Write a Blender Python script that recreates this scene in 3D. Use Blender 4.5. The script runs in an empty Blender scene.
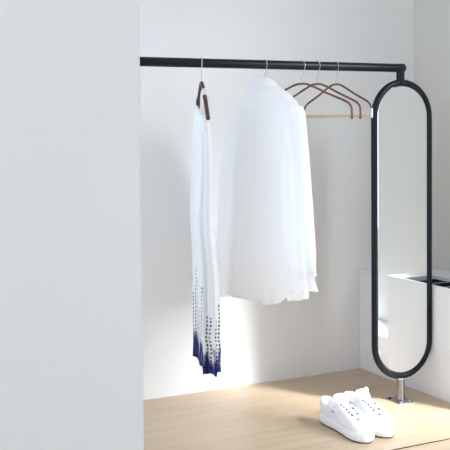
import bpy, bmesh, math, random
from mathutils import Vector, Matrix
random.seed(7)
PI = math.pi
SC = bpy.context.scene
COL = SC.collection
R = math.radians

# ------------------------------------------------------------------ materials
def new_mat(name):
    m = bpy.data.materials.new(name); m.use_nodes = True
    nt = m.node_tree; nt.nodes.clear()
    out = nt.nodes.new('ShaderNodeOutputMaterial')
    return m, nt, out

def N(nt, t, **kw):
    n = nt.nodes.new(t)
    for k, v in kw.items(): setattr(n, k, v)
    return n

def mat_basic(name, col, rough=.6, metal=0., spec=.5, noise=0., nscale=20., bump=0., bscale=200., coat=0.):
    m, nt, out = new_mat(name)
    b = N(nt, 'ShaderNodeBsdfPrincipled')
    b.inputs['Roughness'].default_value = rough
    b.inputs['Metallic'].default_value = metal
    b.inputs['Specular IOR Level'].default_value = spec
    b.inputs['Coat Weight'].default_value = coat
    tc = N(nt, 'ShaderNodeTexCoord')
    nz = N(nt, 'ShaderNodeTexNoise'); nz.inputs['Scale'].default_value = nscale; nz.inputs['Detail'].default_value = 4
    nt.links.new(tc.outputs['Object'], nz.inputs['Vector'])
    mx = N(nt, 'ShaderNodeMix', data_type='RGBA')
    mx.inputs['A'].default_value = (*[c*(1-noise) for c in col], 1)
    mx.inputs['B'].default_value = (*[min(1, c*(1+noise)) for c in col], 1)
    nt.links.new(nz.outputs['Fac'], mx.inputs['Factor'])
    nt.links.new(mx.outputs['Result'], b.inputs['Base Color'])
    if bump:
        n2 = N(nt, 'ShaderNodeTexNoise'); n2.inputs['Scale'].default_value = bscale
        nt.links.new(tc.outputs['Object'], n2.inputs['Vector'])
        bp = N(nt, 'ShaderNodeBump'); bp.inputs['Strength'].default_value = bump; bp.inputs['Distance'].default_value = .002
        nt.links.new(n2.outputs['Fac'], bp.inputs['Height'])
        nt.links.new(bp.outputs['Normal'], b.inputs['Normal'])
    nt.links.new(b.outputs['BSDF'], out.inputs['Surface'])
    return m

def mat_cloth(name, col, trans=.3, wscale=900.):
    m, nt, out = new_mat(name)
    d = N(nt, 'ShaderNodeBsdfPrincipled'); d.inputs['Roughness'].default_value = .85
    d.inputs['Specular IOR Level'].default_value = .2
    d.inputs['Sheen Weight'].default_value = .15
    t = N(nt, 'ShaderNodeBsdfTranslucent')
    tc = N(nt, 'ShaderNodeTexCoord')
    nz = N(nt, 'ShaderNodeTexNoise'); nz.inputs['Scale'].default_value = 9.; nz.inputs['Detail'].default_value = 3
    nt.links.new(tc.outputs['Object'], nz.inputs['Vector'])
    mx = N(nt, 'ShaderNodeMix', data_type='RGBA')
    mx.inputs['A'].default_value = (*[c*.985 for c in col], 1); mx.inputs['B'].default_value = (*col, 1)
    nt.links.new(nz.outputs['Fac'], mx.inputs['Factor'])
    nt.links.new(mx.outputs['Result'], d.inputs['Base Color']); nt.links.new(mx.outputs['Result'], t.inputs['Color'])
    bp = N(nt, 'ShaderNodeBump'); bp.inputs['Strength'].default_value = .15; bp.inputs['Distance'].default_value = .001
    n2 = N(nt, 'ShaderNodeTexNoise'); n2.inputs['Scale'].default_value = wscale
    nt.links.new(tc.outputs['Object'], n2.inputs['Vector']); nt.links.new(n2.outputs['Fac'], bp.inputs['Height'])
    nt.links.new(bp.outputs['Normal'], d.inputs['Normal'])
    ms = N(nt, 'ShaderNodeMixShader'); ms.inputs[0].default_value = trans
    nt.links.new(d.outputs[0], ms.inputs[1]); nt.links.new(t.outputs[0], ms.inputs[2])
    nt.links.new(ms.outputs[0], out.inputs['Surface'])
    return m

def mat_wood(name, c1, c2, axis_scale, rough=.5, spec=.4):
    m, nt, out = new_mat(name)
    b = N(nt, 'ShaderNodeBsdfPrincipled'); b.inputs['Roughness'].default_value = rough
    b.inputs['Specular IOR Level'].default_value = spec
    tc = N(nt, 'ShaderNodeTexCoord'); mp = N(nt, 'ShaderNodeMapping'); mp.inputs['Scale'].default_value = axis_scale
    nt.links.new(tc.outputs['Object'], mp.inputs['Vector'])
    nz = N(nt, 'ShaderNodeTexNoise'); nz.inputs['Scale'].default_value = 3.; nz.inputs['Detail'].default_value = 6; nz.inputs['Distortion'].default_value = .6
    nt.links.new(mp.outputs[0], nz.inputs['Vector'])
    cr = N(nt, 'ShaderNodeValToRGB')
    cr.color_ramp.elements[0].position = .3; cr.color_ramp.elements[0].color = (*c1, 1)
    cr.color_ramp.elements[1].position = .7; cr.color_ramp.elements[1].color = (*c2, 1)
    nt.links.new(nz.outputs['Fac'], cr.inputs[0]); nt.links.new(cr.outputs[0], b.inputs['Base Color'])
    nt.links.new(b.outputs[0], out.inputs['Surface'])
    return m

def mat_mirror():
    m, nt, out = new_mat('silvered_mirror')
    g = N(nt, 'ShaderNodeBsdfPrincipled')
    g.inputs['Base Color'].default_value = (.93, .955, .95, 1); g.inputs['Metallic'].default_value = 1
    tc = N(nt, 'ShaderNodeTexCoord'); nz = N(nt, 'ShaderNodeTexNoise'); nz.inputs['Scale'].default_value = 5
    mr = N(nt, 'ShaderNodeMapRange'); mr.inputs['To Min'].default_value = .0; mr.inputs['To Max'].default_value = .012
    nt.links.new(tc.outputs['Object'], nz.inputs['Vector']); nt.links.new(nz.outputs['Fac'], mr.inputs['Value'])
    nt.links.new(mr.outputs[0], g.inputs['Roughness'])
    nt.links.new(g.outputs[0], out.inputs['Surface'])
    return m

def mat_dyed():
    """white cotton dip-dyed navy at the hem with stitched dashed lines; UV: u across the cloth (m), v height above the hem (m)"""
    m, nt, out = new_mat('tie_dyed_cotton')
    L = nt.links.new
    def mth(op, a, b=None, c=None):
        n = N(nt, 'ShaderNodeMath', operation=op)
        for i, v in enumerate((a, b, c)):
            if v is None: continue
            if isinstance(v, (int, float)): n.inputs[i].default_value = v
            else: L(v, n.inputs[i])
        return n.outputs[0]
    uv = N(nt, 'ShaderNodeUVMap'); uv.uv_map = 'UVMap'
    sp = N(nt, 'ShaderNodeSeparateXYZ'); L(uv.outputs[0], sp.inputs[0])
    u, v = sp.outputs[0], sp.outputs[1]
    nz = N(nt, 'ShaderNodeTexNoise'); nz.inputs['Scale'].default_value = 28.; nz.inputs['Detail'].default_value = 5
    mp = N(nt, 'ShaderNodeMapping'); mp.inputs['Scale'].default_value = (1, .35, 1); L(uv.outputs[0], mp.inputs[0]); L(mp.outputs[0], nz.inputs['Vector'])
    # dip-dye
    edge = mth('ADD', v, mth('MULTIPLY', mth('SUBTRACT', nz.outputs['Fac'], .5), .27))
    dip = N(nt, 'ShaderNodeMapRange', interpolation_type='SMOOTHSTEP'); dip.inputs['From Min'].default_value = .035; dip.inputs['From Max'].default_value = .085
    dip.inputs['To Min'].default_value = 1; dip.inputs['To Max'].default_value = 0; L(edge, dip.inputs['Value'])
    # dashed stitch lines
    pitch = .022
    wob = N(nt, 'ShaderNodeTexNoise'); wob.noise_dimensions = '1D'; wob.inputs['Scale'].default_value = 14.; L(v, wob.inputs['W'])
    uu = mth('DIVIDE', mth('ADD', u, mth('MULTIPLY', mth('SUBTRACT', wob.outputs['Fac'], .5), .030)), pitch)
    cell = mth('FLOOR', uu)
    du = mth('ABSOLUTE', mth('SUBTRACT', mth('FRACT', uu), .5))
    wn = N(nt, 'ShaderNodeTexWhiteNoise'); wn.noise_dimensions = '1D'; L(cell, wn.inputs['W'])
    line = mth('LESS_THAN', du, mth('ADD', .09, mth('MULTIPLY', wn.outputs['Value'], .12)))
    brk = N(nt, 'ShaderNodeTexNoise'); brk.inputs['Scale'].default_value = 75.; L(uv.outputs[0], brk.inputs['Vector'])
    dash = mth('GREATER_THAN', mth('FRACT', mth('ADD', mth('MULTIPLY', v, 84.), wn.outputs['Value'])), mth('ADD', .05, mth('MULTIPLY', brk.outputs['Fac'], .8)))
    top = mth('LESS_THAN', v, mth('ADD', .13, mth('MULTIPLY', wn.outputs['Value'], .17)))
    st = mth('MULTIPLY', mth('MULTIPLY', line, dash), top)
    n3 = N(nt, 'ShaderNodeTexNoise'); n3.inputs['Scale'].default_value = 60.; L(uv.outputs[0], n3.inputs['Vector'])
    navy = N(nt, 'ShaderNodeMix', data_type='RGBA'); navy.inputs['A'].default_value = (.006, .010, .06, 1); navy.inputs['B'].default_value = (.05, .07, .30, 1)
    gr = N(nt, 'ShaderNodeMapRange'); gr.inputs['From Min'].default_value = .38; gr.inputs['From Max'].default_value = .68; L(n3.outputs['Fac'], gr.inputs['Value'])
    L(gr.outputs[0], navy.inputs['Factor'])
    c1 = N(nt, 'ShaderNodeMix', data_type='RGBA'); c1.inputs['A'].default_value = (.86, .865, .875, 1)
    L(dip.outputs[0], c1.inputs['Factor']); L(navy.outputs['Result'], c1.inputs['B'])
    c2 = N(nt, 'ShaderNodeMix', data_type='RGBA'); L(c1.outputs['Result'], c2.inputs['A']); c2.inputs['B'].default_value = (.014, .02, .055, 1); L(st, c2.inputs['Factor'])
    d = N(nt, 'ShaderNodeBsdfPrincipled'); d.inputs['Roughness'].default_value = .85; d.inputs['Specular IOR Level'].default_value = .2
    t = N(nt, 'ShaderNodeBsdfTranslucent')
    L(c2.outputs['Result'], d.inputs['Base Color']); L(c2.outputs['Result'], t.inputs['Color'])
    ms = N(nt, 'ShaderNodeMixShader'); ms.inputs[0].default_value = .22
    L(d.outputs[0], ms.inputs[1]); L(t.outputs[0], ms.inputs[2]); L(ms.outputs[0], out.inputs['Surface'])
    return m

def mat_sun_dimmer():
    m, nt, out = new_mat('sun_dimming_sheet')
    a = N(nt, 'ShaderNodeBsdfTransparent'); a.inputs[0].default_value = (.60, .63, .65, 1)
    d = N(nt, 'ShaderNodeBsdfTranslucent'); d.inputs[0].default_value = (.9, .92, .92, 1)
    ms = N(nt, 'ShaderNodeMixShader'); ms.inputs[0].default_value = .2
    nt.links.new(a.outputs[0], ms.inputs[1]); nt.links.new(d.outputs[0], ms.inputs[2]); nt.links.new(ms.outputs[0], out.inputs[0])
    return m

M = dict(
    sun_dimmer=mat_sun_dimmer(),
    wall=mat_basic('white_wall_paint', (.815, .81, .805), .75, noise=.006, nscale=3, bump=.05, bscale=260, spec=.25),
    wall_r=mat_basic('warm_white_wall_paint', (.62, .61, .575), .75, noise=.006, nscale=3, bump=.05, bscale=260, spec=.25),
    trim=mat_basic('white_lacquer', (.76, .76, .775), .5, noise=.006, nscale=6, spec=.4),
    floor=mat_wood('pale_plywood', (.485, .36, .232), (.56, .425, .29), (.9, 9., 9.), .38, .7),
    black=mat_basic('black_steel', (.0045, .006, .011), .30, noise=.15, nscale=14, spec=.25),
    chrome=mat_basic('chromed_steel', (.62, .63, .66), .18, metal=1., noise=.04, nscale=30),
    darksteel=mat_basic('dark_polished_steel', (.30, .31, .35), .16, metal=1., noise=.08, nscale=30),
    wire=mat_basic('nickel_wire', (.60, .61, .62), .3, metal=1., noise=.04, nscale=40),
    copperwood=mat_wood('walnut_brown_bentwood', (.085, .035, .018), (.20, .09, .045), (30, 30, 8), .38, .5),
    palewood=mat_wood('pale_beech', (.56, .38, .20), (.68, .49, .28), (30, 5, 30), .5, .4),
    leather=mat_basic('brown_leather', (.075, .026, .014), .5, noise=.25, nscale=60, bump=.25, bscale=400),
    shirt=mat_cloth('white_cotton', (.95, .955, .965), .52),
    cuff=mat_cloth('white_cotton_double', (.95, .955, .965), .45),
    dyed=mat_dyed(),
    strap=mat_cloth('white_strap_cotton', (.87, .87, .87), .2),
    shoe=mat_basic('white_leather', (.86, .86, .875), .45, noise=.01, nscale=30, bump=.05, bscale=500, spec=.4),
    lining=mat_basic('white_padded_lining', (.82, .82, .85), .9, noise=.02, nscale=80, bump=.1, bscale=700, spec=.2),
    sole=mat_basic('white_rubber', (.84, .84, .86), .55, noise=.01, nscale=40, spec=.4),
    outsole=mat_basic('dark_gum_rubber', (.035, .022, .016), .7, noise=.2, nscale=60),
    grey=mat_basic('grey_foil_print', (.42, .42, .46), .5, noise=.08, nscale=80),
    eyelet=mat_basic('black_eyelet', (.012, .012, .014), .6, noise=.1, nscale=80),
    lace=mat_basic('white_lace', (.87, .87, .87), .85, noise=.03, nscale=200, bump=.2, bscale=900),
    grille=mat_basic('dark_grille_metal', (.012, .016, .022), .9, spec=0., noise=.1, nscale=40),
    grillebar=mat_basic('blue_grey_grille_bar', (.30, .33, .37), .6, noise=.08, nscale=40),
    dark=mat_basic('dark_joint', (.022, .016, .012), .95, spec=0., noise=.1),
)

# ------------------------------------------------------------------ mesh helpers
class MB:
    def __init__(s): s.bm = bmesh.new(); s.uv = None
    def box(s, x0, x1, y0, y1, z0, z1, bev=0.):
        r = bmesh.ops.create_cube(s.bm, size=1.)
        for v in r['verts']:
            v.co = Vector((x0 if v.co.x < 0 else x1, y0 if v.co.y < 0 else y1, z0 if v.co.z < 0 else z1))
        if bev:
            ed = list({e for v in r['verts'] for e in v.link_edges})
            bmesh.ops.bevel(s.bm, geom=ed, offset=bev, segments=2, affect='EDGES')
    def loft(s, rings, closed=True, cap0=False, cap1=False, loop=False):
        V = [[s.bm.verts.new(p) for p in r] for r in rings]
        n = len(V[0]); m = len(V)
        for i in range(m if loop else m-1):
            a, b = V[i], V[(i+1) % m]
            for j in range(n if closed else n-1):
                k = (j+1) % n
                try: s.bm.faces.new((a[j], a[k], b[k], b[j]))
                except ValueError: pass
        if cap0: s.bm.faces.new(list(reversed(V[0])))
        if cap1: s.bm.faces.new(V[-1])
        return V
    def tube(s, pts, rad, n=12, caps=True, loop=False, flat=1., ref=None):
        """sweep a circle along pts (parallel transport); rad is a number or a list"""
        P = [Vector(p) for p in pts]; m = len(P)
        T = []
        for i in range(m):
            a = P[i-1] if (loop or i > 0) else P[i]
            b = P[(i+1) % m] if (loop or i < m-1) else P[i]
            T.append((b-a).normalized())
        u = Vector(ref) if ref else (Vector((0, 0, 1)) if abs(T[0].z) < .9 else Vector((1, 0, 0)))
        u = (u - T[0]*u.dot(T[0])).normalized()
        rings = []
        for i in range(m):
            u = (u - T[i]*u.dot(T[i])).normalized(); w = T[i].cross(u)
            r = rad[i] if isinstance(rad, (list, tuple)) else rad
            rings.append([P[i] + u*(math.cos(2*PI*k/n)*r) + w*(math.sin(2*PI*k/n)*r*flat) for k in range(n)])
        s.loft(rings, True, caps and not loop, caps and not loop, loop)
    def ball(s, c, r, sc=(1, 1, 1)):
        q = bmesh.ops.create_uvsphere(s.bm, u_segments=14, v_segments=9, radius=r)
        for v in q['verts']: v.co = Vector((v.co.x*sc[0]+c[0], v.co.y*sc[1]+c[1], v.co.z*sc[2]+c[2]))
    def build(s, name, mat, parent=None, smooth=True, solid=0., sub=0, sharp=40., recalc=True):
        if recalc: bmesh.ops.recalc_face_normals(s.bm, faces=s.bm.faces[:])
        me = bpy.data.meshes.new(name); s.bm.to_mesh(me); s.bm.free()
        me.materials.append(M[mat])
        if smooth:
            for p in me.polygons: p.use_smooth = True
            me.set_sharp_from_angle(angle=R(sharp))
        o = bpy.data.objects.new(name, me); COL.objects.link(o)
        if parent: o.parent = parent
        if solid:
            md = o.modifiers.new('thickness', 'SOLIDIFY'); md.thickness = solid; md.offset = 0
        if sub:
            md = o.modifiers.new('smooth', 'SUBSURF'); md.levels = sub; md.render_levels = sub
        return o

def thing(name, label, cat, loc=(0, 0, 0), rz=0., group=None):
    o = bpy.data.objects.new(name, None); COL.objects.link(o)
    o.location = loc; o.rotation_euler = (0, 0, rz); o.empty_display_size = .05
    o['label'] = label; o['category'] = cat
    if group: o['group'] = group
    return o

def struct(o, label=None, cat=None):
    o['kind'] = 'structure'
    if label: o['label'] = label
    if cat: o['category'] = cat
    return o

def copy_tree(o, parent=None):
    c = o.copy(); COL.objects.link(c)
    if parent: c.parent = parent
    for ch in o.children: copy_tree(ch, c)
    return c

def lerp(a, b, t): return a+(b-a)*t
def interp(tab, x):
    if x <= tab[0][0]: return tab[0][1]
    for (x0, y0), (x1, y1) in zip(tab, tab[1:]):
        if x <= x1:
            t = (x-x0)/(x1-x0); t = t*t*(3-2*t)*.5 + t*.5
            return y0+(y1-y0)*t
    return tab[-1][1]
def smooth_path(P, k=6):
    """Catmull-Rom through P"""
    P = [Vector(p) for p in P]; Q = []
    for i in range(len(P)-1):
        p0 = P[max(i-1, 0)]; p1 = P[i]; p2 = P[i+1]; p3 = P[min(i+2, len(P)-1)]
        for j in range(k):
            t = j/k
            Q.append(.5*((2*p1)+(p2-p0)*t+(2*p0-5*p1+4*p2-p3)*t*t+(3*p1-p0-3*p2+p3)*t**3))
    Q.append(P[-1]); return Q

# ------------------------------------------------------------------ the setting
YB, XR, YS, CEIL = 3.172, 2.484, 2.322, 2.45     # back wall, right wall, front edge of the rear board, ceiling
b = MB(); b.box(.4, 2.9, YB, YB+.15, -.05, CEIL); struct(b.build('wall_back', 'wall', smooth=False), 'white back wall of the clothes alcove', 'wall')
# right wall with the window opening the daylight comes through
WY0, WY1, WZ0, WZ1, WYM = .35, 1.99, .14, 2.1, 1.12
b = MB()
TW = .14; YF = -2.6
b.box(XR, XR+TW, WY1, YB+.15, -.05, CEIL); b.box(XR, XR+TW, YF, WY0, -.05, CEIL)
b.box(XR, XR+TW, WY0, WY1, -.05, WZ0); b.box(XR, XR+TW, WY0, WY1, WZ1, CEIL)
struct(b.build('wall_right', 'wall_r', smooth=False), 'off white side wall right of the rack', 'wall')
b = MB()
t = .035
b.box(XR+.09, XR+.13, WY0, WY0+t, WZ0, WZ1, .004); b.box(XR+.09, XR+.13, WY1-t, WY1, WZ0, WZ1, .004)
b.box(XR+.09, XR+.13, WY0+t, WY1-t, WZ0, WZ0+t, .004); b.box(XR+.09, XR+.13, WY0+t, WY1-t, WZ1-t, WZ1, .004)
b.box(XR+.09, XR+.13, WYM-t/2, WYM+t/2, WZ0+t, WZ1-t, .004)
win = struct(b.build('window_1', 'trim'), 'white window frame in the right wall', 'window')
b = MB(); b.box(XR+.108, XR+.112, WY0+t, WYM-t/2, WZ0+t, WZ1-t); b.build('added_sun_dimmer', 'sun_dimmer', win, smooth=False)  # made-up pane, added to dim direct sun on the left of the floor
b = MB(); b.box(-1.6, XR+TW, YF-.1, YF, -.05, CEIL); struct(b.build('wall_front', 'wall', smooth=False), 'white wall behind the viewpoint', 'wall')
# pier in front of the left end of the alcove
LX = .74
b = MB(); b.box(-1.6, .8805, 2.2, 2.32, -.05, CEIL, .004)
b.box(LX-.1, LX, 2.32, YB, -.05, .12); b.box(LX-.1, LX, 2.32, YB, 2.2, CEIL); b.box(LX-.1, LX, 2.32, 2.38, .12, 2.2); b.box(LX-.1, LX, 3.12, YB, .12, 2.2)  # unseen side wall; its opening is added to let light into the alcove
struct(b.build('wall_left', 'wall'), 'broad white wall covering the left of the alcove', 'wall')
b = MB(); b.box(-1.6, 2.9, YF, 2.32, CEIL, CEIL+.1); b.box(.4, 2.9, 2.32, YB+.15, CEIL, CEIL+.1); struct(b.build('ceiling', 'wall', smooth=False), 'white ceiling', 'ceiling')
b = MB(); b.box(.41, XR+.02, YS+.0046, YB+.02, -.04, 0, .0012); struct(b.build('floor', 'floor'), 'pale plywood floor board under the rack', 'floor')
b = MB(); b.box(-1.6, XR+.02, YF, YS-.0046, -.04, 0, .0012); struct(b.build('floor_front', 'floor'), 'pale floor board in front of the thin joint', 'floor')
b = MB(); b.box(-1.6, XR+.02, YF, YS, -.08, -.042); b.box(.41, XR+.02, YS, YB+.02, -.08, -.042); b.box(-1.6, XR+.02, YS-.0045, YS+.0045, -.042, -.0012); struct(b.build('floor_underlay', 'dark', smooth=False), 'dark underlay in the floor joint', 'floor')

b = MB()
for a in ((2.38, 2.41, .12, 2.2), (3.09, 3.12, .12, 2.2), (2.41, 3.09, .12, .15), (2.41, 3.09, 2.17, 2.2)): b.box(LX-.07, LX-.03, *a, .003)  # frame of the unseen window added to brighten the garments and back wall
struct(b.build('added_window', 'trim'), 'white frame of an added unseen window lighting the alcove from the left', 'window')
# ------------------------------------------------------------------ radiator cover
BX, BZ, BY0 = 2.209, .405, 2.45
rc = thing('radiator_cover', 'low white radiator cover with a dark top grille along the right wall', 'radiator cover', (BX, BY0, 0))
def rbox(name, mat, x0, x1, y0, y1, z0, z1, bev=.002, par=rc):
    q = MB(); q.box(x0-BX, x1-BX, y0-BY0, y1-BY0, z0, z1, bev); return q.build(name, mat, par)
rbox('front_panel', 'trim', BX, BX+.018, BY0, YB-.001, .0, BZ-.012, .0015)
rbox('end_panel', 'trim', BX+.018, XR-.001, BY0, BY0+.018, .0, BZ-.012, .0015)
q = MB()
SY0, SY1, SX0, SX1 = 2.535, 2.905, BX+.012, 2.365
for (x0, x1, y0, y1) in ((BX, SX0, BY0, YB-.001), (SX1, XR-.001, BY0, YB-.001), (SX0, SX1, BY0, SY0), (SX0, SX1, SY1, YB-.001)):
    q.box(x0-BX, x1-BX, y0-BY0, y1-BY0, BZ-.012, BZ)
q.build('top_panel', 'trim', rc, smooth=False)
gr = rbox('grille', 'grille', SX0-.004, SX1+.004, SY0-.004, SY1+.004, BZ-.026, BZ-.014, .0)
for i in range(5):
    y = SY0+.015+i*.085
    q = MB(); q.box(SX0-BX-.003, SX1-BX+.003, y-BY0-.0035, y-BY0+.0035, BZ-.014, BZ-.0115)
    q.build('grille_bar', 'grillebar', gr, smooth=False)
q = MB()
for (x0, x1, y0, y1) in ((SX1, SX1+.004, SY0-.004, SY1+.004), (SX0-.004, SX0, SY0-.004, SY1+.004), (SX0, SX1, SY0-.004, SY0), (SX0, SX1, SY1, SY1+.004)):
    q.box(x0-BX, x1-BX, y0-BY0, y1-BY0, BZ-.027, BZ-.012)
q.build('grille_rim', 'trim', rc, smooth=False)

b = MB(); b.box(2.30, XR-.001, .1, BY0-.002, 0, .13, .003); struct(b.build('trim_1', 'trim'), 'low white plinth under the window', 'plinth')
# ------------------------------------------------------------------ clothes rack with the oval mirror
RY, RZ, RR = 2.722, 1.1855, .0148
PX = 2.072
rk = thing('clothing_rack', 'black steel clothes rail ending in a tall oval mirror on a foot', 'clothes rack', (PX, RY, 0))
q = MB()
q.tube([(.80-PX, 0, RZ), (-.3, 0, RZ), (.0, 0, RZ), (.0146, 0, RZ)], RR, 24)
q.build('rail', 'black', rk)
q = MB()
q.tube([(0, 0, RZ+RR-.0005), (0, 0, RZ-.02), (0, 0, 1.128)], .0146, 24)
q.build('upper_post', 'black', rk)
q = MB(); q.tube([(.8146-PX, 0, RZ), (.8146-PX, 0, .6), (.8146-PX, 0, 0)], .0146, 24); q.build('rear_post', 'black', rk)
# oval frame (stadium) in the plane of the rail
FW, FR = .1190, .0115                       # centre-line half width, tube radius
FCX, ZT, ZB = .0065, 1.134, .092
def stadium(w, zt, zb, n=28):
    P = []
    for i in range(n+1):
        a = PI*i/n; P.append((FCX+w*math.cos(a), 0, zt-w+w*math.sin(a)))
    for i in range(1, 24): P.append((FCX-w, 0, lerp(zt-w, zb+w, i/24)))
    for i in range(n+1):
        a = PI+PI*i/n; P.append((FCX+w*math.cos(a), 0, zb+w+w*math.sin(a)))
    for i in range(1, 24): P.append((FCX+w, 0, lerp(zb+w, zt-w, i/24)))
    return P
q = MB(); q.tube(stadium(FW, ZT, ZB), FR, 18, loop=True, ref=(0, 1, 0)); q.build('mirror_frame', 'black', rk)
q = MB()
S0 = stadium(FW-.009, ZT-.009, ZB+.009); S1 = stadium(FW-.013, ZT-.013, ZB+.013)
q.loft([[(x, .004, z) for x, y, z in S0], [(x, -.002, z) for x, y, z in S0], [(x, -.005, z) for x, y, z in S1]], True, True, True)
mg = q.build('mirror_glass', 'wire', rk, sharp=5.); mg.data.materials[0] = mat_mirror()
q = MB(); q.tube([(0, 0, .0862), (0, 0, .045), (0, 0, .004)], .0138, 24); q.build('foot_post', 'darksteel', rk)
q = MB(); q.tube([(0, 0, .080), (0, 0, .086)], .0155, 24); q.build('weld_ring', 'chrome', rk)
q = MB(); q.box(-.030, .034, -.030, .050, 0, .004, .001); q.build('base_plate', 'darksteel', rk)
for sx, sy in ((-.018, .040), (.022, .040), (-.018, -.022), (.022, -.022)):
    q = MB(); q.tube([(sx, sy, .0035), (sx, sy, .006), (sx, sy, .0075)], [.0062, .0062, .0035], 14)
    q.build('bolt', 'eyelet' if sy > 0 else 'chrome', rk)

# ------------------------------------------------------------------ hangers (local: Y along the hanger, near end is -Y, origin = rail centre line)
def hook_pts(zap, r=RR+.0022, neck=.045):
    P = []
    for i in range(19):
        a = R(-30+ i*12.5)                    # from the far side over the top to the near side
        P.append((0, r*math.cos(a), r*math.sin(a)))
    P += smooth_path([P[-1], (0, -.0085, -.026), (0, -.001, -neck+.004), (0, 0, -neck-.012), (0, 0, zap)], 5)[1:]
    return P

def wooden_hanger(x, rz, label, first=None, ferrule=False):
    g = 'bentwood hangers hanging empty'
    if first:
        h = copy_tree(first); h.location = (x, RY, RZ); h.rotation_euler = (0, 0, rz); h['label'] = label
    else:
        h = thing('wooden_hanger', label, 'hanger', (x, RY, RZ), rz, g)
        q = MB(); q.tube(hook_pts(-.060), .0011, 8); q.build('hook', 'wire', h)
        q = MB()
        A, za, ze, zs = .205, -.0615, -.170, -.140
        side = [(0, -A, ze-.006), (0, -A, ze+.012), (0, -A+.002, zs-.002), (0, -A+.010, zs+.009), (0, -A+.030, zs+.020), (0, -.110, -.096), (0, -.060, -.0755), (0, -.030, -.0645), (0, -.012, za+.0005)]
        full = side + [(0, 0, za)] + [(0, -y, z) for _, y, z in reversed(side)]
        q.tube(smooth_path(full, 5), .0032, 10, flat=1.15); q.build('bentwood_arm', 'copperwood', h)
        q = MB(); q.tube([(0, -A+.002, ze), (0, -.1, ze), (0, 0, ze), (0, .1, ze), (0, A-.002, ze)], .0034, 12); q.build('trouser_bar', 'palewood', h)
        for s in (-1, 1):
            q = MB(); q.ball((0, s*A, ze-.006), .0052, (1, 1, .9)); q.build('end_knob', 'copperwood', h)
    if ferrule:
        q = MB(); q.tube([(0, -.205, -.176), (0, -.205, -.172), (0, -.205, -.146)], .0054, 14); q.build('end_cap', 'wire', h)['label'] = 'pale metal end cap'
    return h
h1 = wooden_hanger(1.664, R(20), 'brown bentwood hanger closest to the white shirt, leftmost of the three empty ones')
h2 = wooden_hanger(1.725, R(10), 'brown bentwood hanger in the middle of the three empty ones', h1)
h3 = wooden_hanger(1.801, R(0), 'brown bentwood hanger closest to the oval mirror, with a pale metal end cap', h1, True)

# leather-wrapped hanger that carries the dress
DX = 1.296
DROT = R(-20)
lh = thing('leather_hanger', 'brown leather wrapped hanger carrying the white tie dyed dress', 'hanger', (DX, RY, RZ), DROT)
q = MB(); q.tube(hook_pts(-.062, RR+.0036), .0013, 8); q.build('hook', 'wire', lh)
for s in (-1, 1):
    q = MB()
    P = smooth_path([(0, s*.000, -.064), (0, s*.012, -.0655), (0, s*.05, -.083), (0, s*.10, -.112), (0, s*.15, -.145), (0, s*.185, -.172), (0, s*.192, -.180)], 5)
    r = [.0062]*len(P); r[-1] = .0035; r[-2] = .0055
    q.tube(P, r, 14); q.build('padded_arm', 'leather', lh)
    q = MB(); q.tube(smooth_path([(.0064*0+.0, s*.012, -.0595), (0, s*.05, -.0768), (0, s*.10, -.1057), (0, s*.15, -.1387)], 4), .0008, 6); q.build('seam', 'dark', lh)

# ------------------------------------------------------------------ dress on the leather hanger
dr = thing('dress', 'long white dress with navy tie dyed hem, hanging edge on', 'dress', (DX, RY, RZ), DROT)
DZ0, DZ1 = .236-RZ, 1.050-RZ
def se(a, n): 
    c, s = math.cos(a), math.sin(a)
    return math.copysign(abs(c)**(2/n), c), math.copysign(abs(s)**(2/n), s)
b = MB(); uvl = b.bm.loops.layers.uv.new('UVMap')
NU, NV = 120, 80
rings = []; uvs = []
for i in range(NV+1):
    t = i/NV                                  # 0 hem, 1 top
    z = lerp(DZ0, DZ1, t)
    A = interp([(0, .172), (.3, .168), (.6, .160), (.85, .15), (.95, .13), (1, .115)], t)
    B = interp([(0, .0275), (.25, .0285), (.5, .0245), (.75, .021), (.9, .0195), (1, .013)], t)
    off = interp([(0, .006), (.3, .006), (.55, .001), (.8, -.004), (1, -.002)], t)
    sway = .003*math.sin(t*9)+.002*math.sin(t*17+1)
    ring = []; per = 0; us = []
    for k in range(NU):
        a = 2*PI*k/NU
        x, y = se(a, 3.4)
        fold = (.0048*(1-t*.75))*(math.sin(5*a+1.2*t)+.7*math.sin(9*a+2.+2*t)+.45*math.sin(14*a+3*t))
        # deep crease on the near half
        cr = -.008*math.exp(-((a-4.35)/.16)**2)*(1 if t < .9 else 0)
        sx = x*B; sy = y*A
        n = Vector((math.cos(a), math.sin(a)*.5)).normalized()
        f = fold+cr
        px, py = sx+n.x*f+off+sway, sy+n.y*f
        zz = z
        if t < .02: zz += .004*math.sin(6*a)+.003*math.sin(11*a+.5)
        if t > .93: zz += (t-.93)/.07*(-.012*(y > 0)*abs(y) - .034*(y < 0)*abs(y))
        ring.append(Vector((px, py, zz)))
    for k in range(NU): us.append(per); per += (ring[(k+1) % NU]-ring[k]).length
    us.append(per); rings.append(ring); uvs.append(us)
V = b.loft(rings)
b.bm.faces.ensure_lookup_table()
fi = 0
for i in range(NV):
    for k in range(NU):
        f = b.bm.faces[fi]; fi += 1
        kk = (k+1)
        for l, (ii, jj) in zip(f.loops, ((i, k), (i, kk), (i+1, kk), (i+1, k))):
            l[uvl].uv = (uvs[0][jj], ii/NV*(DZ1-DZ0))
ds = b.build('dress_body', 'dyed', dr, recalc=True, sharp=180)
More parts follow.
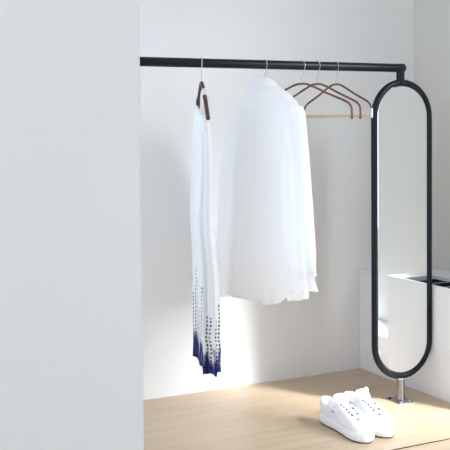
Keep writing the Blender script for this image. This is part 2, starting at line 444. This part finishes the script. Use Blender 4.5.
# rolled top edge + two straps lying over the hanger arms
b = MB(); b.tube(rings[-1], .0022, 8, loop=True); b.build('neckline', 'strap', dr)
for s, y0 in ((-1, .086), (1, .118)):
    zt = -.064-.0066+.0205-.0105 if False else None
    arm = interp([(0, -.064), (.05, -.083), (.10, -.112), (.15, -.145)], y0) + .0108
    ztop = rings[-1][0].z + (-.010 if s > 0 else -.025)
    b = MB()
    path = smooth_path([(-.012, s*y0, ztop-.012), (-.011, s*y0, arm-.026), (-.0095, s*y0, arm-.010), (-.005, s*y0, arm), (0, s*y0, arm+.0022), (.005, s*y0, arm), (.0095, s*y0, arm-.010), (.011, s*y0, arm-.026), (.012, s*y0, ztop-.012)], 4)
    rr = []
    for p in path: rr.append([Vector((p.x, p.y-.016, p.z)), Vector((p.x, p.y, p.z+.0006)), Vector((p.x, p.y+.016, p.z))])
    for row in rr:
        for v in row: v.z -= s*(v.y-s*y0)*.62*max(0, min(1, (v.z-arm+.03)/.03))
    b.loft(rr, closed=False); b.build('strap', 'strap', dr, solid=.0016, sharp=180)

# ------------------------------------------------------------------ shirt hanger + shirt (local: Y along the shoulders, far = +Y; the back of the shirt faces -X)
SX = 1.524
sh_h = thing('shirt_hanger', 'hanger inside the white shirt with only its wire hook showing', 'hanger', (SX, RY, RZ), R(0))
q = MB(); q.tube(hook_pts(-.083), .0012, 8); q.build('hook', 'wire', sh_h)
q = MB(); P = smooth_path([(0, -.150, -.133), (0, -.12, -.116), (0, -.05, -.092), (0, 0, -.084), (0, .05, -.092), (0, .12, -.116), (0, .150, -.133)], 5)
q.tube(P, .006, 12); q.build('shoulder_bar', 'palewood', sh_h)

ts = thing('shirt', 'loose white long sleeved shirt hanging with its back to the left', 'shirt', (SX, RY, RZ), 0)
# body: rings from the hem up to the neck
LV = [ # z(world), y_near, y_far, half thickness, superellipse power
 (.424, 2.500, 2.980, .062, 2.6), (.45, 2.498, 2.982, .060, 2.6), (.55, 2.500, 2.982, .055, 2.5), (.70, 2.496, 2.980, .050, 2.5), (.85, 2.494, 2.972, .047, 2.5),
 (.94, 2.492, 2.962, .046, 2.4), (1.00, 2.494, 2.950, .045, 2.3), (1.03, 2.506, 2.934, .044, 2.2), (1.055, 2.526, 2.905, .043, 2.1), (1.075, 2.556, 2.880, .042, 2.05), (1.092, 2.590, 2.853, .041, 2.),
 (1.106, 2.636, 2.822, .041, 2.), (1.114, 2.664, 2.800, .040, 2.), (1.120, 2.684, 2.784, .038, 2.)]
def lv(z, j): return interp([(r[0], r[j]) for r in LV], z)
NU = 144
zs = [.424+i*.0125 for i in range(50)]; zs = [z for z in zs if z < .99]+[.99+i*.006 for i in range(23)]
zs = [z for z in zs if z <= 1.1201]
def shirt_ring(z, infl=0.):
    y0, y1, B, n = lv(z, 1), lv(z, 2), lv(z, 3), lv(z, 4)
    c, h = (y0+y1)/2, (y1-y0)/2
    t = max(0, min(1, (1.06-z)/.66))          # 0 shoulder .. 1 hem
    ring = []
    for k in range(NU):
        a = 2*PI*k/NU
        x, y = se(a, n)
        f = .0085*t**1.1*(math.sin(7*a+.8*t+.4)+.55*math.sin(12*a+1.9)+.35*math.sin(19*a+t*2)) + .0018*math.sin(23*z+3*a)*(t > .02)
        if x < 0 and t > 0:                   # box pleat down the middle of the back
            f += .0045*min(1, t*6)*(math.exp(-((y-.02)/.05)**2) - .8*math.exp(-((y-.13)/.035)**2) - .8*math.exp(-((y+.09)/.035)**2))
        X = x*(B+infl)+math.copysign(1, x)*abs(x)**.5*f
        Y = c+y*(h+infl)
        Z = z
        hem = max(0, 1-(z-.424)/.12)
        if hem > 0:                           # hem drops far, rises towards the side seams
            Z += hem*(.028*abs(y)**6 + .030*max(0, -y)**3 - .010*y*(y > 0) - .006 + .0035*math.sin(8*a) + .002*math.sin(17*a+1))
        ring.append(Vector((X, Y-RY, Z-RZ)))
    return ring
b = MB(); RG = [shirt_ring(z) for z in zs]
b.loft(RG); b.build('shirt_body', 'shirt', ts, sharp=180)
b = MB(); b.tube([p for p in RG[0]], .0016, 6, loop=True); b.build('hem', 'cuff', ts)
# yoke: a second layer of cloth over the shoulders
zy = [1.002+i*.006 for i in range(21)]
b = MB(); YR = [shirt_ring(z, .0022) for z in zy if z <= 1.1201]
b.loft([[r[k] for k in range(NU//4+4, 3*NU//4-3)] for r in YR], closed=False); b.build('yoke', 'cuff', ts, sharp=180)
# collar: stand, then the leaf folded down outside it
neck = [(p.x, p.y) for p in RG[-1]]
cx = 0; cy = sum(p[1] for p in neck)/NU
def cring(sc, z, tilt=.0): return [Vector((x*sc+.0, cy+(y-cy)*sc, z-RZ-(x*tilt))) for x, y in neck]
b = MB()
b.loft([cring(1.0, 1.114), cring(.90, 1.124, .10), cring(.76, 1.134, .18), cring(.74, 1.138, .22), cring(.80, 1.137, .20), cring(.95, 1.128, .14), cring(1.12, 1.115, .10), cring(1.28, 1.101, .05)])
b.build('collar', 'cuff', ts, sharp=180)
# sleeves
def sleeve(path, name_sign, hz):
    rings = []
    Q = smooth_path([p[0] for p in path], 8); m = len(Q)
    wid = [(i/(len(path)-1), p[1]) for i, p in enumerate(path)]; thk = [(i/(len(path)-1), p[2]) for i, p in enumerate(path)]
    for i, p in enumerate(Q):
        t = i/(m-1); w = interp(wid, t); th = interp(thk, t); ring = []
        for k in range(64):
            a = 2*PI*k/64; x, y = se(a, 2.2)
            f = (.0015+.004*t)*(math.sin(4*a+6*t)+.6*math.sin(7*a+2-4*t))
            ring.append(Vector((p.x+x*(th+f)-SX, p.y+y*(w+f)-RY, p.z-RZ+ (y*w*hz))))
        rings.append(ring)
    b = MB(); b.loft(rings, True, True, False)
    s = b.build('sleeve', 'shirt', ts, sharp=180)
    # gathered cuff, flaring into a soft frill
    e = rings[-1]; c = sum(e, Vector())/len(e)
    cu = []
    for zz, sc, fr in ((.012, 1.03, 0), (0, .86, .05), (-.012, .84, .03), (-.020, .90, .05), (-.032, 1.02, .12), (-.044, 1.10, .18)):
        cu.append([Vector((c.x+(v.x-c.x)*sc*(1+fr*math.sin(9*2*PI*k/64)), c.y+(v.y-c.y)*sc*(1+.4*fr*math.sin(7*2*PI*k/64+1)), v.z+zz+.004*math.sin(2*2*PI*k/64)*(zz < -.03))) for k, v in enumerate(e)])
    b = MB(); b.loft(cu); b.build('cuff', 'cuff', s, sharp=180)
sleeve([((SX-.002, 2.530, 1.046), .024, .024), ((SX-.010, 2.516, 1.01), .036, .034), ((SX-.018, 2.500, .90), .047, .036), ((SX-.024, 2.486, .75), .058, .036), ((SX-.026, 2.470, .60), .062, .038), ((SX-.024, 2.454, .536), .050, .034)], -1, .0)
sleeve([((SX+.006, 2.922, 1.012), .026, .026), ((SX+.010, 2.945, .96), .040, .036), ((SX+.014, 2.978, .85), .048, .038), ((SX+.016, 3.000, .68), .055, .038), ((SX+.014, 3.018, .53), .055, .038), ((SX+.010, 3.015, .425), .048, .034)], 1, .0)

# ------------------------------------------------------------------ sneakers (local: toe towards -Y, origin under the heel; lateral side is -X)
SL = .264
def sole_pt(a, infl=0.):
    """plan outline of the sole, a = 0..2pi, starting at the heel"""
    t = .5-.5*math.cos(a)                     # 0 heel .. 1 toe
    w = interp([(0, .0), (.012, .012), (.05, .023), (.12, .031), (.25, .0345), (.4, .0355), (.55, .041), (.7, .0465), (.82, .045), (.91, .036), (.965, .023), (.99, .011), (1, .0)], t)
    w *= .88; bend = .006*math.sin(PI*t)-.008*t*t
    s = 1 if a <= PI else -1
    return (s*(w+infl*min(1, w/.02)) + bend, -t*(SL+2*infl)+infl)
NS = 96
ANG = [2*PI*k/NS for k in range(NS)]
def edge_pt(a):
    """upper edge loop: collar, then the lace gap, closing at the vamp"""
    t = .5-.5*math.cos(a); s = 1 if a <= PI else -1
    tt = t*.74
    w = interp([(0, .0), (.012, .012), (.05, .021), (.14, .0265), (.26, .0285), (.36, .025), (.42, .017), (.5, .0135), (.6, .0125), (.68, .0105), (.72, .006), (.74, .0)], tt)
    z = interp([(0, .083), (.06, .080), (.16, .066), (.26, .062), (.34, .069), (.42, .084), (.5, .080), (.6, .069), (.74, .0525)], tt)
    bend = .006*math.sin(PI*tt)-.008*tt*tt
    return (s*w+bend, -tt*SL-.004*(1-t), z)
def shoe(loc, rz, label, loop):
    o = thing('sneaker', label, 'shoe', loc, rz, 'pair of white sneakers')
    q = MB(); q.loft([[(x, y, 0) for x, y in (sole_pt(a, -.002) for a in ANG)], [(x, y, .004) for x, y in (sole_pt(a, -.0005) for a in ANG)]], True, True, True)
    q.build('outsole', 'outsole', o)['label'] = 'dark thin outsole'
    q = MB()
    pr = [(-.001, .004), (.0018, .008), (.0022, .016), (.0018, .024), (.000, .0285), (-.003, .030)]
    rr = []
    for inf, z in pr:
        r = []
        for a in ANG:
            t = .5-.5*math.cos(a); x, y = sole_pt(a, inf)
            spring = .010*max(0, (t-.8)/.2)**2
            r.append((x, y, z+spring*(z-.004)/.03 + .003*(1-t)*(z > .02)))
        rr.append(r)
    q.loft(rr, True, True, True); q.build('midsole', 'sole', o)
    # upper
    q = MB(); rr = []
    K = 12
    for i in range(K+1):
        f = i/K; r = []
        for k, a in enumerate(ANG):
            t = .5-.5*math.cos(a)
            x0, y0 = sole_pt(a, -.003); ex, ey, ez = edge_pt(a)
            z0 = .028
            # path from the sole to the edge, bulging outwards
            g = math.sin(f*PI/2)**lerp(1.0, .82, t); hz = z0+(ez-z0)*g
            m = f**lerp(2.2, 1.55, t)
            bul = .0045*math.sin(PI*f)
            x = lerp(x0, ex, m); y = lerp(y0, ey, m)
            dn = Vector((x0, y0+SL*.45)); dn = dn.normalized() if dn.length > 1e-6 else dn
            r.append((x+dn.x*bul, y+dn.y*bul*.6, hz))
        rr.append(r)
    q.loft(rr); q.build('upper', 'shoe', o, solid=.0016, sharp=180)
    # padded lining from the edge down inside
    q = MB(); E0 = [Vector(edge_pt(a)) for a in ANG]; c = Vector((0, -.30*SL, 0)); li = []
    for d, dz in ((.000, -.0008), (.002, .0022), (.005, .0022), (.008, -.003), (.009, -.015), (.007, -.03)):
        r = []
        for v in E0:
            w = Vector((v.x-.002, (v.y-c.y)*.35, 0)); w = w.normalized() if w.length > 1e-6 else w
            k = 1 if v.y > -.40*SL else max(.0, 1-(-v.y/SL-.40)/.08)
            r.append((v.x-w.x*d*k, v.y-w.y*d*k, v.z+dz*(k if dz > 0 else lerp(.35, 1, k))))
        li.append(r)
    q.loft(li); q.build('collar_lining', 'lining', o, sharp=180)
    q = MB(); q.loft([[(x*.9, y*.96-.004, .034) for x, y in (sole_pt(a, -.008) for a in ANG)]], True, True); q.build('insole', 'lining', o)
    # heel tab
    q = MB(); rr = []
    for z, bk in ((.050, .0015), (.065, .0008), (.078, -.0022), (.0855, -.0042)):
        rr.append([(.014*math.sin(u*1.25)*1.15, -.003+bk+.006-.022*(1-math.cos(u*1.25))-.0065, z) for u in [j/6 for j in range(-6, 7)]])
    q.loft(rr, closed=False); q.build('heel_tab', 'shoe', o, solid=.002, sharp=180)
    # tongue
    q = MB(); tg = []
    for tt, z, w in ((.70, .054, .010), (.62, .0645, .016), (.54, .074, .018), (.46, .083, .019), (.40, .093, .023), (.355, .104, .0255), (.33, .111, .025), (.318, .112, .020)):
        tg.append([(u*w+.004, -tt*SL, z-.004*u*u-.001) for u in [j/5 for j in range(-5, 6)]])
    q.loft(tg, closed=False); q.build('tongue', 'shoe', o, solid=.007, sub=1, sharp=180)
    # laces and eyelets down the throat
    for j in range(6):
        tt = .435+j*.049
        z = interp([(.42, .0885), (.5, .0835), (.6, .0725), (.7, .0605)], tt)
        w = .021-.001*j
        P = smooth_path([(-w+.004, -tt*SL+.002, z-.0045), (-w*.6+.004, -tt*SL, z+.0012), (.004, -tt*SL-.001, z+.0030), (w*.6+.004, -tt*SL, z+.0012), (w+.004, -tt*SL+.002, z-.0045)], 4)
        q = MB(); q.tube(P, .0032, 8, flat=.55, ref=(0, 1, 0)); q.build('lace', 'lace', o)
        if j < 5:
            for s in (-1, 1):
                q = MB(); ty = -(tt+.0235)*SL; cz = z-.0052
                cxx = .004+s*(w-.0055)
                q.ball((cxx, ty, cz+.0012), .0045, (.9, 1.0, .75)); q.build('eyelet', 'eyelet', o)['label'] = 'small dark lace hole'
    # grey print on the lateral side
    def side_pt(tt, f):
        a = 2*PI-math.acos(1-2*tt)
        x0, y0 = sole_pt(a, -.003); best = min(ANG, key=lambda q_: abs(q_-a)); ex, ey, ez = edge_pt(a)
        g = math.sin(f*PI/2)**lerp(1., .82, tt); m = f**lerp(2.2, 1.55, tt); bul = .0045*math.sin(PI*f)+.0016
        dn = Vector((x0, y0+SL*.45)).normalized()
        return Vector((lerp(x0, ex, m)+dn.x*bul, lerp(y0, ey, m)+dn.y*bul*.6, .028+(ez-.028)*g))
    q = MB()
    for k in range(3):
        f0 = .52+k*.085
        q.loft([[side_pt(.455-u*.05-k*.004, f0+u*.02) for u in (0, .33, .66, 1)], [side_pt(.455-u*.05-k*.004, f0+.06+u*.02) for u in (0, .33, .66, 1)]], closed=False)
    q.build('side_print', 'grey', o, solid=.0004)['label'] = 'small grey print'
    # side overlay seam
    q = MB(); q.tube([side_pt(tt, .34+.5*max(0, (tt-.3))*.5) for tt in [.12+.05*i for i in range(13)]], .0009, 6); q.build('stitching', 'sole', o)
    if loop:
        q = MB(); q.tube(smooth_path([(.016, -.375*SL, .096), (.023, -.365*SL, .104), (.026, -.355*SL, .112), (.020, -.35*SL, .117), (.012, -.355*SL, .113), (.010, -.37*SL, .102)], 5), .0019, 8)
        q.build('pull_loop', 'lace', o)
    return o
shoe((1.704, 2.664, 0), R(2.5), 'left of the two white sneakers, with a small grey print on its side', False)
shoe((1.8035, 2.674, 0), R(-.5), 'right of the two white sneakers, with a white pull loop, closer to the mirror foot', True)

# ------------------------------------------------------------------ light
w = bpy.data.worlds.new('daylight'); SC.world = w; w.use_nodes = True
bg = w.node_tree.nodes['Background']; bg.inputs['Color'].default_value = (.76, .87, 1., 1); bg.inputs['Strength'].default_value = 1.14
def sun(name, energy, angle, col, d):
    sd = bpy.data.lights.new(name, 'SUN'); sd.energy = energy; sd.angle = R(angle); sd.color = col
    so = bpy.data.objects.new(name, sd); COL.objects.link(so)
    so.rotation_euler = Vector(d).to_track_quat('-Z', 'Y').to_euler()
sun('sun', 4.4, 11, (.98, .985, 1.), (-.45, .89, -.90))
sun('added_soft_sun', 3.1, 46, (.95, .975, 1.), (-.50, .86, -.58))  # second sun lamp added for broad soft light through the window

# ------------------------------------------------------------------ camera (shift lens, slight pitch)
cd = bpy.data.cameras.new('camera'); co = bpy.data.objects.new('camera', cd); COL.objects.link(co)
cd.sensor_fit = 'HORIZONTAL'; cd.sensor_width = 36.; cd.lens = 36.*951.912/450.; cd.shift_y = -65./450.; cd.shift_x = 0; cd.clip_start = .02
rot = Matrix(((0.8922040610676674, 0.023217206050087997, -0.45103533648439315),
              (-0.4515611329796473, 0.028105464708276802, -0.8917974131133535),
              (-0.008028486563440311, 0.9993353011861232, 0.03555979761951822)))
co.matrix_world = Matrix.Translation((0, 0, .98588)) @ rot.to_4x4()
SC.camera = co

vs = SC.view_settings
vs.view_transform = 'Standard'; vs.look = 'None'; vs.gamma = 1.; vs.use_curve_mapping = False; vs.exposure = 1.17
SC.cycles.use_denoising = True
SC.cycles.max_bounces = 16; SC.cycles.diffuse_bounces = 10; SC.cycles.sample_clamp_indirect = 6.
SC.cycles.caustics_reflective = True
